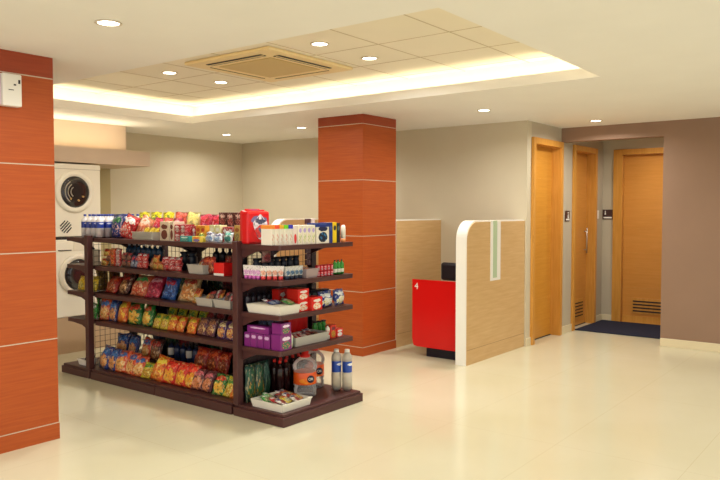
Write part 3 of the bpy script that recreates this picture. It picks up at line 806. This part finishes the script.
for k in range(6): bag('red and cream candy packet', W[1], (3.95, 5.13-(k % 3)*.085, z+.003+(k//3)*.05), FL, .09, .07, .045, D('red_cream', (190, 36, 40), (240, 226, 214), (240, 230, 226), (200, 60, 60)), -.3, rnd.uniform(-.3, .3))
tray('deep grey plastic tray', W[1], (3.945, 4.73, z+.001), FL, .2, .12, .075)
sachets('in the grey tray on second shelf', 3.95, 3.99, 4.66, 4.80, z+.04, 5, (2, 1, 3), .075)
for y in (4.60, 4.54): bag('tall red snack packet', W[1], (3.96, y, z+.003), FL, .085, .14, .05, RB, -.15)
carton('red display box with white base', W[1], (3.94, 4.44, z), FL, .12, .105, .1, D('bright_red_box', (220, 26, 26), None, None, kind='box'), base=M_white)
bag('dark chocolate pouch', 'behind red box on second shelf', (4.07, 4.45, z+.003), FL, .1, .15, .04, BR, -.1)
for k in range(5): bottle('dark bottle with black cap', 'at the back of the second shelf', (4.2, 4.82-k*.085, z), .034, .2, plain('dark_bottle', (34, 30, 40), .3), M_black)
for k in range(2): bottle('black squat jar', 'at the back of the second shelf', (4.12, 5.15-k*.1, z), .045, .16, plain('dark_jar', (30, 40, 54), .3), M_black, neck=.8)
for k in range(7): bottle('blue tinted water bottle', 'at the back of the second shelf', (4.15, 6.02-k*.08, z), .034, .21, plain('blue_water', (60, 96, 130), .15, trans=.3), plain('white_cap', (230, 230, 225), .4))

# ---- long side, third shelf -------------------------------------------------
z = TZ[2]
brow(z, W[2], 3.97, ((6.0, .17, .165, .07, RB, 'small red crisp bag', -.55), (5.80, .18, .19, .08, BR, 'brown and cream crisp bag', -.5), (5.57, .21, .20, .08, OG, 'orange and green crisp bag', -.5),
    (5.36, .17, .21, .07, MG, 'magenta crisp bag', -.6), (5.12, .14, .19, .07, BL, 'blue crisp bag', -.35)))
bag('large clear bag of cream crackers', W[2], (3.99, 4.90, z+.003), FL, .22, .23, .09, CR, -.5, .1)
for y in (6.02, 5.93): bag('dark red bag', 'in the back row of third shelf', (4.16, y, z+.003), FL, .15, .2, .06, BR, -.2)
for y in (5.4, 5.22, 5.03): bag('dark green bag', 'in the back row of third shelf', (4.17, y, z+.003), FL, .16, .22, .06, DG, -.2)
bag('small orange packet', W[2], (3.95, 4.73, z+.003), FL, .09, .13, .045, SACH[1], -.4)
for y in (4.62, 4.40): tray('light grey open tray', W[2], (3.945, y, z+.001), FL, .205, .13, .065)
sachets('in left tray on third shelf', 3.95, 3.99, 4.54, 4.70, z+.035, 5, (1, 2, 3, 0), .08)
sachets('in right tray on third shelf', 3.95, 3.99, 4.32, 4.48, z+.035, 5, (5, 3, 0), .08)
# ---- long side, fourth shelf ------------------------------------------------
z = TZ[3]
brow(z, W[3], 3.96, ((6.08, .14, .2, .06, OC, 'orange crisp bag with blue top', -.2), (5.95, .12, .19, .06, BC, 'narrow brown and blue bag', -.2), (5.80, .17, .2, .08, OY, 'yellow orange crisp bag', -.3),
    (5.61, .19, .2, .08, GY, 'green crisp bag with yellow chips', -.3), (5.42, .17, .2, .08, GY, 'green crisp bag with yellow chips', -.3)))
bag('tall dark blue bag', 'between orange bags on fourth shelf', (4.05, 6.0, z+.003), FL, .12, .21, .05, BC, -.15)
for k, y in enumerate((5.28, 5.17, 5.06, 4.95)): bag('small yellow and red snack bag', W[3], (3.95, y, z+.003), FL, .11, .14, .05, YG if k < 2 else OY, -.45, rnd.uniform(-.1, .1))
for k, y in enumerate((5.26, 5.12, 4.98, 4.84)): bag('small yellow green bag', 'in the back row of fourth shelf', (4.08, y, z+.003), FL, .12, .18, .05, YG, -.35)
bag('small orange bag with white panel', W[3], (3.95, 4.80, z+.003), FL, .125, .145, .05, OY, -.4)
for y in (4.67, 4.56): bag('brown and purple snack bag', W[3], (3.955, y, z+.003), FL, .12, .155, .05, D('brown_purple', (96, 50, 70), (216, 180, 110), (190, 130, 90), (140, 80, 60)), -.4)
for y in (4.42, 4.31, 4.21): bag('purple snack bag with yellow picture', W[3], (3.95, y, z+.003), FL, .11, .15, .05, PU, -.35)
for y in (4.75, 4.62, 4.48): bag('dark wine coloured bag', 'in the back row of fourth shelf', (4.1, y, z+.003), FL, .13, .2, .05, D('dark_wine', (70, 24, 34), (110, 50, 40), (150, 40, 40)), -.3)
# ---- long side, base -----------------------------------------------------
z = .095
brow(z, W[4], 3.90, ((6.03, .16, .21, .08, BC, 'blue crisp bag with cream picture', -.35), (5.90, .13, .2, .06, BC, 'blue crisp bag with cream picture', -.35), (5.77, .17, .205, .08, OC, 'orange crisp bag with cream crisps', -.5),
    (5.63, .13, .2, .06, OC, 'orange crisp bag with cream crisps', -.5), (5.49, .15, .18, .06, OC, 'orange crisp bag with cream crisps', -.5), (5.365, .12, .14, .05, YG, 'small yellow and white bag', -.5),
    (5.22, .17, .22, .08, OY, 'yellow and orange crisp bag', -.5), (5.05, .15, .2, .07, RY, 'red crisp bag with yellow crisps', -.5), (4.90, .15, .2, .07, RY, 'red crisp bag with yellow crisps', -.5), (4.78, .12, .2, .05, RY, 'red crisp bag with yellow crisps', -.45),
    (4.67, .12, .175, .06, D('plum_pink', (96, 40, 44), (226, 150, 110), (214, 110, 120), (200, 120, 70)), 'plum bag with pink label', -.5), (4.55, .12, .175, .06, D('plum_pink', (0, 0, 0)), 'plum bag with pink label', -.5),
    (4.40, .13, .17, .06, GY, 'green bag with yellow picture', -.5), (4.28, .1, .16, .05, YG, 'small yellow and orange bag', -.45), (4.19+.02, .08, .16, .05, OY, 'narrow orange bag', -.45)))
put_z = .2
# riser step behind the front row
o = put('display_riser', MB().box(4.04, 4.26, .097, 4.22, 6.14, .2, M_rackd, .004)); tag(o, 'low dark riser step behind the bags on the rack base', 'riser')
brow(.2, 'in the back row on rack base', 4.12, ((6.05, .15, .19, .06, BC, 'blue crisp bag', -.25), (5.88, .17, .19, .06, BC, 'blue crisp bag', -.25), (5.68, .15, .19, .06, OC, 'orange crisp bag', -.3), (5.53, .13, .19, .05, BR, 'brown crisp bag', -.3),
    (4.90, .17, .19, .06, RB, 'red and orange crisp bag', -.35), (4.74, .17, .19, .06, RB, 'red and orange crisp bag', -.35), (4.60, .12, .18, .05, RB, 'red and orange crisp bag', -.35)))
for k in range(5): bottle('dark blue bottle', 'in the back row on rack base', (4.16, 5.4-k*.085, .201), .034, .2, plain('navy_bottle', (30, 40, 70), .2), M_black, M_tray if k in (0, 3) else None)
for k in range(2): bottle('dark blue bottle', 'behind the green bag on rack base', (4.16, 4.46-k*.09, .201), .034, .2, plain('navy_bottle', (30, 40, 70), .2), M_black)

# ---- goods on the far side of the rack, seen through the wire -----------------
NV = D('navy_bag', (26, 34, 60), None, (50, 70, 110)); DW = D('dark_wine', (0, 0, 0))
for zt, wh in ((TZ[2], 'third shelf'), (TZ[3], 'fourth shelf'), (.095, 'base')):
    for k in range(8):
        bag(['dark navy bag', 'dark green bag', 'dark wine bag'][k % 3], f'on the far side {wh}, behind the wire', (4.39, 5.85-k*.2, zt+.003), -FL, .21, .22 if zt > .2 else .40, .07, [NV, DG, DW][k % 3], -.12)

# ---- far end unit -----------------------------------------------------------
z = TZ[0]; zi = 0
wcap = plain('blue_cap', (60, 80, 170), .4); wlab = D('blue_water_label', (36, 60, 160), None, (210, 214, 232), kind='box')
for i in range(6):
    for k in range(4):
        bottle('blue labelled water bottle', ['in front row', 'in second row', 'in third row', 'in fourth row', 'in fifth row', 'in back row'][i]+' of far end top', (3.93+i*.085, 6.42-k*.083, z), .035, .225, clear_mat('water_clear', (244, 240, 240), .2), wcap, wlab, (.42, .68))
carton('cream carton with brown dots', FW[1], (3.935, 6.27, TZ[1]), FL, .06, .15, .08, CREAMOV)
bottle('blue tinted bottle', FW[1], (3.96, 6.37, TZ[1]), .034, .21, plain('blue_water', (0, 0, 0)), plain('white_cap', (0, 0, 0)))
for k, y in enumerate((6.53, 6.42, 6.31)): bag('yellow snack bag', FW[2], (3.94, y, TZ[2]+.003), FL, .11, .15-.01*(k == 0), .05, YLW, -.3)
for k, y in enumerate((6.43, 6.33)): bag('green snack pack', FW[3], (3.95, y, TZ[3]+.003), FL, .1, .15, .05, GRN, -.2)
for k, x in enumerate((4.06, 4.2, 4.35)):
    bag('olive brown bag', FW[2], (x, 6.33, TZ[2]+.003), FE, .13, .21, .06, OLV, -.1)
    bag('green snack sack', FW[3], (x, 6.33, TZ[3]+.003), FE, .13, .2, .06, GRN, -.1)
tray('small white tray', FW[4], (3.93, 6.42, .092), FL, .15, .12, .055, M_white)
sachets('in the small white tray', 3.92, 3.95, 6.38, 6.46, .12, 2, (3,), .07)

# ---- near end unit -----------------------------------------------------------
z = TZ[0]
def softbox(desc, where, loc, w, h, d, mat, yaw=0):
    body = MB().box(-w/2, -d/2, 0, w/2, d/2, h, mat, .018).mesh('pack_body')
    fold = MB().box(-w*.42, -.004, h-.002, w*.42, .004, h+.012, mat, .002).mesh('top_fold')
    pan = MB(); pan.prism([(w*(.05+.30*math.cos(a)*(1+.18*math.sin(3*a))), h*(.52+.34*math.sin(a)*(1+.15*math.cos(4*a)))) for a in [k*PI/14 for k in range(28)]], 'y', -d/2-.0015, -d/2, D('pack_swirl', (232, 226, 232), (100, 100, 130), (70, 74, 100), (214, 60, 60), kind='bag', sc=3))
    item('nappy_pack', desc, where, 'pack', [('pack_body', body), ('top_fold', fold), ('printed_panel', pan.mesh('printed_panel'))], loc, (0, 0, yaw))
softbox('big red pack with white and grey print', EW[0], (3.975, 4.105, z+.001), .235, .255, .085, DIAPER)
softbox('second red pack behind the big one', EW[0], (4.10, 4.27, z+.001), .2, .262, .1, DIAPER, .05)
rain = [(240, 150, 60), (236, 90, 60), (240, 180, 60), (120, 220, 40), (60, 60, 190)]
for k in range(5):
    carton('slim cream carton with %s lid' % ['orange', 'red', 'amber', 'lime green', 'blue'][k], EW[0], (3.878+k*.036, 3.87-k*.012, z), FE, .035, .15, .11, CREAMBOX, top=plain('lid_%d' % k, rain[k], .5))
carton('slim white and red carton', EW[0], (4.062, 3.80, z), FE, .038, .145, .08, D('white_red_carton', (240, 226, 216), (222, 50, 60), None, (222, 60, 60), kind='box'))
for k in range(4): carton('white floral soap carton', EW[0], (4.107+k*.046, 3.79-k*.004, z), FE, .044, .148, .08, FLOWER)
carton('white box with two blue pictures', EW[0], (4.352, 3.78, z), FE, .15, .16, .1, TWOPIC, top=BLUEBOX)
carton('blue box', EW[0], (4.45, 3.78, z), FE, .038, .165, .1, BLUEBOX)
carton('yellow box', EW[0], (4.498, 3.78, z), FE, .048, .165, .1, YELBOX)
carton('black box', EW[0], (4.546, 3.78, z), FE, .036, .16, .1, BLKBOX)
item('cosmetic_tube', 'white upright tube with orange base', EW[0], 'tube', [('tube_body', MB().lathe([(.02, .03), (.021, .1), (.018, .13), (.01, .142)], plain('tube_white', (244, 236, 220), .4), 14).mesh('tube_body')), ('cap', MB().lathe([(.019, 0), (.02, .03)], plain('tube_orange', (230, 150, 90), .4), 14).mesh('cap'))], (4.635, 3.755, z))
# hanging strips behind
for x, mt, d, zz0, zz1 in ((4.60, D('maroon_strip', (80, 34, 44), (120, 70, 80), (150, 110, 120), sc=10), 'maroon sachet strip', 1.09, 1.535), (4.665, D('pink_strip', (236, 214, 206), (220, 170, 170), None, sc=10), 'pale pink sachet strip', 1.38, 1.535)):
    m = MB(); n = int((zz1-zz0)/.05)
    for k in range(n): m.box(-.035 if x < 4.65 else -.022, -.006, zz1-zz0-.05*(k+1), .035 if x < 4.65 else .022, .006, zz1-zz0-.05*k-.004, mt, .003)
    item('sachet_strip', d, 'hanging at the back of near end unit', 'strip', [('sachets', m.mesh('sachets'))], (x, 4.115, zz0))
z = TZ[1]
def tube_item(desc, where, loc, body, capm, h=.105, ang=0):
    b = cached(('tb', body.name, h), lambda: MB().prism([(-.017, .028), (.017, .028), (.025, h), (-.025, h)], 'y', -.011, .011, body).mesh('tube_body'))
    c = cached(('tc', capm.name), lambda: MB().lathe([(.017, 0), (.018, .028)], capm, 14).mesh('cap'))
    item('cosmetic_tube', desc, where, 'tube', [('tube_body', b), ('cap', c)], loc, (0, 0, ang))
pinkb = D('tube_pink', (244, 238, 232), (216, 150, 206), None, (226, 170, 214)); orb = D('tube_orange_red', (244, 238, 228), (236, 150, 130), None, (240, 180, 150)); blb = D('tube_navy', (236, 234, 226), (50, 70, 100), (230, 230, 230), (90, 140, 180))
for k in range(4): tube_item('white tube with pink base', EW[1], (3.878+k*.002, 4.105-k*.042, z), pinkb, plain('cap_pink', (206, 100, 180), .4), ang=-1.1)
for k in range(4): tube_item('white tube with red base', EW[1], (3.882+k*.026, 3.925-k*.036, z), orb, plain('cap_redpink', (222, 70, 70), .4), ang=-.85)
for k in range(4): tube_item('white and navy tube', EW[1], (4.0+k*.046, 3.79-k*.002, z), blb, plain('cap_navy', (40, 50, 70), .4), .1)
tray('clear shallow tray', EW[1], (4.235, 3.81, z+.001), FE, .15, .15, .07, plain('grey_clear_tray', (170, 150, 150), .3))
bag('blue and cream wet wipes pack', 'in shallow tray, near end second shelf', (4.20, 3.82, z+.03), FE, .07, .06, .03, WB, -.6)
bag('cream wet wipes pack', 'in shallow tray, near end second shelf', (4.27, 3.82, z+.03), FE, .07, .06, .03, PE, -.6)
for j in (0, 1):
    for k in range(5):
        def mk(): return MB().lathe([(.017, 0), (.018, .004), (.018, .038), (.015, .041)], D('red_tin', (206, 30, 44), (240, 170, 180), (240, 150, 160), kind='box'), 12).mesh('tin_body')
        item('small_tin', 'small red tin', ('in lower row, ' if j == 0 else 'in upper row, ')+'near end second shelf', 'tin', [('tin_body', cached('tin', mk)), ('lid', cached('tinlid', lambda: MB().lathe([(.0185, .036), (.0185, .044), (.017, .045)], plain('tin_lid', (180, 24, 40), .4), 12).mesh('lid')))], (4.335+k*.042, 3.775, z+j*.046))
for k in range(3): bottle('small green bottle with dark cap', EW[1], (4.555+k*.045, 3.78, z), .02, .12, plain('green_bottle', (60, 150, 60), .3), M_black, plain('white_label', (226, 230, 214), .4), (.15, .4))
for k in range(7): bottle('black topped jar', 'at the back of near end second shelf', (3.97+k*.075, 4.09, z), .032, .15, plain('dark_jar', (0, 0, 0)), M_black, neck=.85)
bag('brown pouch with red print', 'at the back of near end second shelf', (3.99, 4.0, z+.12), FE, .1, .12, .03, D('taupe_pouch', (150, 110, 96), (190, 60, 60), (170, 130, 110)), 0)
z = TZ[2]
tray('wide shallow white tray', EW[2], (3.978, 3.915, z+.001), FE, .23, .36, .065, plain('white_tray', (232, 228, 214), .4))
o = put('paper_stack', MB().box(3.885, 3.76, z+.012, 4.07, 4.07, z+.066, plain('paper_cream', (240, 234, 214), .6), .004)); tag(o, 'stack of cream paper packs in the wide white tray', 'paper')
sachets('on the wide white tray', 4.02, 4.08, 3.74, 3.80, z+.072, 3, (4,), .075, FE, True)
sachets('on the wide white tray', 3.93, 4.03, 3.85, 3.95, z+.07, 3, (5, 2), .07, FE, True)
carton('red box with white end', 'behind the white tray, near end third shelf', (4.16, 4.03, z), FE, .08, .16, .08, REDBOX)
carton('tall red box with white stripe', 'behind the white tray, near end third shelf', (4.25, 4.03, z), FE, .085, .16, .08, REDBOX)
for j in (0, 1): carton('red snack box, %s of the stacked pair' % ('lower' if j == 0 else 'upper'), EW[2], (4.165, 3.83, z+j*.089), FE, .125, .088, .12, REDBOX)
carton('red snack box standing alone', EW[2], (4.285, 3.785, z), FE, .125, .105, .1, REDBOX)
bag('blue pack with yellow chick picture', EW[2], (4.455, 3.79, z+.003), FE, .185, .13, .07, BLUEPIC, -.12, .1)
bag('blue pack with yellow chick picture', EW[2], (4.625, 3.79, z+.003), FE, .165, .13, .07, BLUEPIC, -.12, .2)
for k in range(4): carton('dark navy box', 'at the back of near end third shelf', (4.38+k*.075, 3.95, z), FE, .07, .13, .08, BLKBOX)
for k in range(5): bottle('dark bottle with black cap', 'at the back of near end third shelf', (3.92+k*.06, 4.14, z), .025, .14, plain('dark_bottle', (0, 0, 0)), M_black)
z = TZ[3]
for k in range(4): carton('upright purple box', EW[3], (3.895+k*.003, 4.095-k*.068, z), FL, .066, .11, .05, PURBOX)
carton('purple box with picture end', 'in bottom right of the purple pile', (3.935, 3.79, z), FE, .12, .12, .1, PURPIC)
carton('purple box with picture end', 'on top right of the purple pile', (3.935, 3.79, z+.121), FE, .105, .085, .1, PURPIC)
carton('purple box lying flat', 'on top left of the purple pile', (3.92, 3.985, z+.112), FL, .23, .055, .09, PURBOX)
bottle('small cream bottle', EW[3], (4.025, 3.785, z), .022, .125, plain('cream_bottle', (226, 224, 190), .4), plain('white_cap', (0, 0, 0)), plain('mint_label', (190, 214, 190), .4), (.3, .6))
tray('long grey tray', EW[3], (4.262, 3.86, z+.001), FE, .40, .2, .07)
sachets('in the long grey tray', 4.11, 4.25, 3.79, 3.86, z+.045, 4, (0,), .075, FE, True)
sachets('in the long grey tray', 4.27, 4.4, 3.79, 3.88, z+.045, 4, (2, 3), .075, FE, True)
bottle('small white bottle with red label', EW[3], (4.487, 3.80, z), .019, .12, plain('tube_white', (0, 0, 0)), M_black, M_redcap, (.3, .6))
carton('small orange red box', EW[3], (4.55, 3.82, z), FE, .07, .11, .06, D('flame_box', (206, 50, 34), (240, 170, 60), (120, 40, 60), kind='box'))
carton('small red and white box', EW[3], (4.635, 3.82, z), FE, .08, .07, .06, D('redwhite_box', (222, 50, 40), (244, 236, 230), (240, 232, 226), (244, 236, 230), kind='box'))
for k in range(3): bottle('small green jar', 'at the back of near end fourth shelf', (4.5+k*.055, 3.95, z), .024, .13, plain('green_bottle', (0, 0, 0)), M_black, neck=.8)
for k in range(5): carton('upright red box', 'at the back of near end fourth shelf', (4.30+k*.047, 4.07, z), FE, .045, .225, .06, D('bright_red_box', (0, 0, 0)))
for k in range(3): bag('dark navy bag', 'at the back of near end fourth shelf', (4.02+k*.09, 4.07, z+.003), FE, .09, .2, .04, D('navy_bag', (26, 34, 60), None, (50, 70, 110)), -.05)
z = .09
for k, (x, y) in enumerate(((3.93, 4.12), (4.03, 4.125))): bag('dark green bag with amber print', EW[4], (x, y, z+.003), FE, .115, .30, .05, DG, -.03)
bag('tall dark green bag', EW[4], (4.115, 4.13, z+.003), FE, .08, .3, .045, D('pine_bag', (18, 60, 50), (40, 90, 60), (30, 80, 60)), -.03)
for k in range(6): bottle('dark cola bottle with red cap', EW[4], (4.20+k*.072, 4.125, z), .032, .3, M_cola, M_redcap, None, neck=.38)
for k in range(2): bottle('dark cola bottle with red cap', 'behind the jugs on near end base', (4.19+k*.07, 4.055, z), .031, .3, M_cola, M_redcap, None, neck=.38)
def jug(desc, x, y, h, r, milky=False):
    body = MB().lathe([(r*.7, 0), (r*.92, .01), (r*.95, .06), (r*.86, .075), (r*.95, .09), (r*.95, .12), (r*.93, .21), (r, .225), (r*1.02, .25), (r*.9, .28), (r*.55, .31), (r*.3, .325), (r*.3, .33)], M_clear, 28).mesh('jug_body')
    lab = MB().lathe([(r*.965, .105), (r*.975, .107), (r*.955, .20), (r*.945, .202)], M_orlab, 28).mesh('label_band')
    cap = MB().lathe([(r*.42, .318), (r*.42, .335), (r*.3, .342), (r*.3, .372), (r*.26, .376)], M_redcap, 18).mesh('cap')
    bdg = MB().lathe([(.001, 0), (.03, 0), (.03, .004), (.001, .004)], plain('badge_navy', (28, 30, 60), .4), 20, axis='y', c3=(.02, -r*.99, .152)).mesh('badge')
    o = item('water_jug', desc, EW[4], 'bottle', [('jug_body', body), ('cap', cap)], (x, y, z))
    lb = put('label_band', lab, o); put('badge', bdg, lb)
    put('badge_text', text_mesh('OK', .03, M_white), lb, (.02, -r*.99-.001, .152), (PI/2, 0, 0))
    o.rotation_euler = (0, 0, -.55)
    return o
jug('large clear jug with red cap in front', 4.355, 3.93, .34, .098)
jug('large clear jug with red cap behind', 4.615, 4.06, .34, .09)
for k, (x, y) in enumerate(((4.655, 3.845), (4.70, 3.765))):
    bottle('cloudy drink bottle with blue label', EW[4], (x, y, z), .043, .345, M_milky, M_white, M_bluelab, (.45, .72), neck=.42, waist=1)
tray('white tray of mixed sweets', EW[4], (4.015, 3.87, z+.001), FE, .33, .34, .06, plain('white_tray', (0, 0, 0)))
for k, (x, y, ci) in enumerate(((3.91, 3.93, 4), (3.93, 3.84, 0), (3.92, 3.76, 2), (4.0, 3.80, 6), (4.0, 3.88, 3), (3.99, 3.97, 4), (4.07, 3.76, 2), (4.07, 3.85, 2), (4.08, 3.94, 2), (4.13, 3.80, 1), (4.13, 3.90, 1))):
    bag(f'{SNAMES[ci]} sweet packet', 'in the white sweets tray on base', (x, y-.035, z+.045+.004*(k % 3)), FE, .08, .09, .025, SACH[ci], -1.2, rnd.uniform(-.5, .5), name='sachet', cat='sachet', seal=False)
finish_labels()

# ------------------------------------------------------------------ cove and world light
def area(name, loc, rot, sx, sy, e, col=(1, .9, .68)):
    l = bpy.data.lights.new(name, 'AREA'); l.shape = 'RECTANGLE'; l.size = sx; l.size_y = sy; l.energy = e; l.color = col
    o = bpy.data.objects.new(name, l); COL.objects.link(o); o.location = loc; o.rotation_euler = rot
    return o
CE = 7
area('cove_lamp', (cx1+.1, (cy0+cy1)/2, H+.04), (PI, 0, 0), .04, cy1-cy0+.2, CE)
area('cove_lamp', (cx0-.1, (cy0+cy1)/2, H+.04), (PI, 0, 0), .04, cy1-cy0+.2, CE)
area('cove_lamp', ((cx0+cx1)/2, cy0-.1, H+.04), (PI, 0, 0), cx1-cx0+.2, .04, CE/2)
area('cove_lamp', ((cx0+cx1)/2, cy1+.1, H+.04), (PI, 0, 0), cx1-cx0+.2, .04, CE/2)
area('soffit_lamp', (3.35, 7.62, 2.34), (PI, 0, 0), 4.0, .04, 10)
w = bpy.data.worlds.new('world'); SC.world = w; w.use_nodes = True
bg = w.node_tree.nodes['Background']; bg.inputs['Color'].default_value = (1, .99, .97, 1); bg.inputs['Strength'].default_value = 1.25

# ------------------------------------------------------------------ camera
yaw, pitch, f = .65746, -.040622, 721.43
F = Vector((math.cos(pitch)*math.cos(yaw), math.cos(pitch)*math.sin(yaw), math.sin(pitch)))
R = Vector((math.sin(yaw), -math.cos(yaw), 0)); U = R.cross(F)
cam = bpy.data.cameras.new('camera'); co = bpy.data.objects.new('camera', cam); COL.objects.link(co)
co.matrix_world = Matrix(((R.x, U.x, -F.x, 0), (R.y, U.y, -F.y, 0), (R.z, U.z, -F.z, 1.6), (0, 0, 0, 1)))
cam.sensor_width = 36; cam.lens = f/720*36; cam.clip_start = .05
SC.camera = co
SC.view_settings.view_transform = 'Standard'
SC.view_settings.exposure = 0
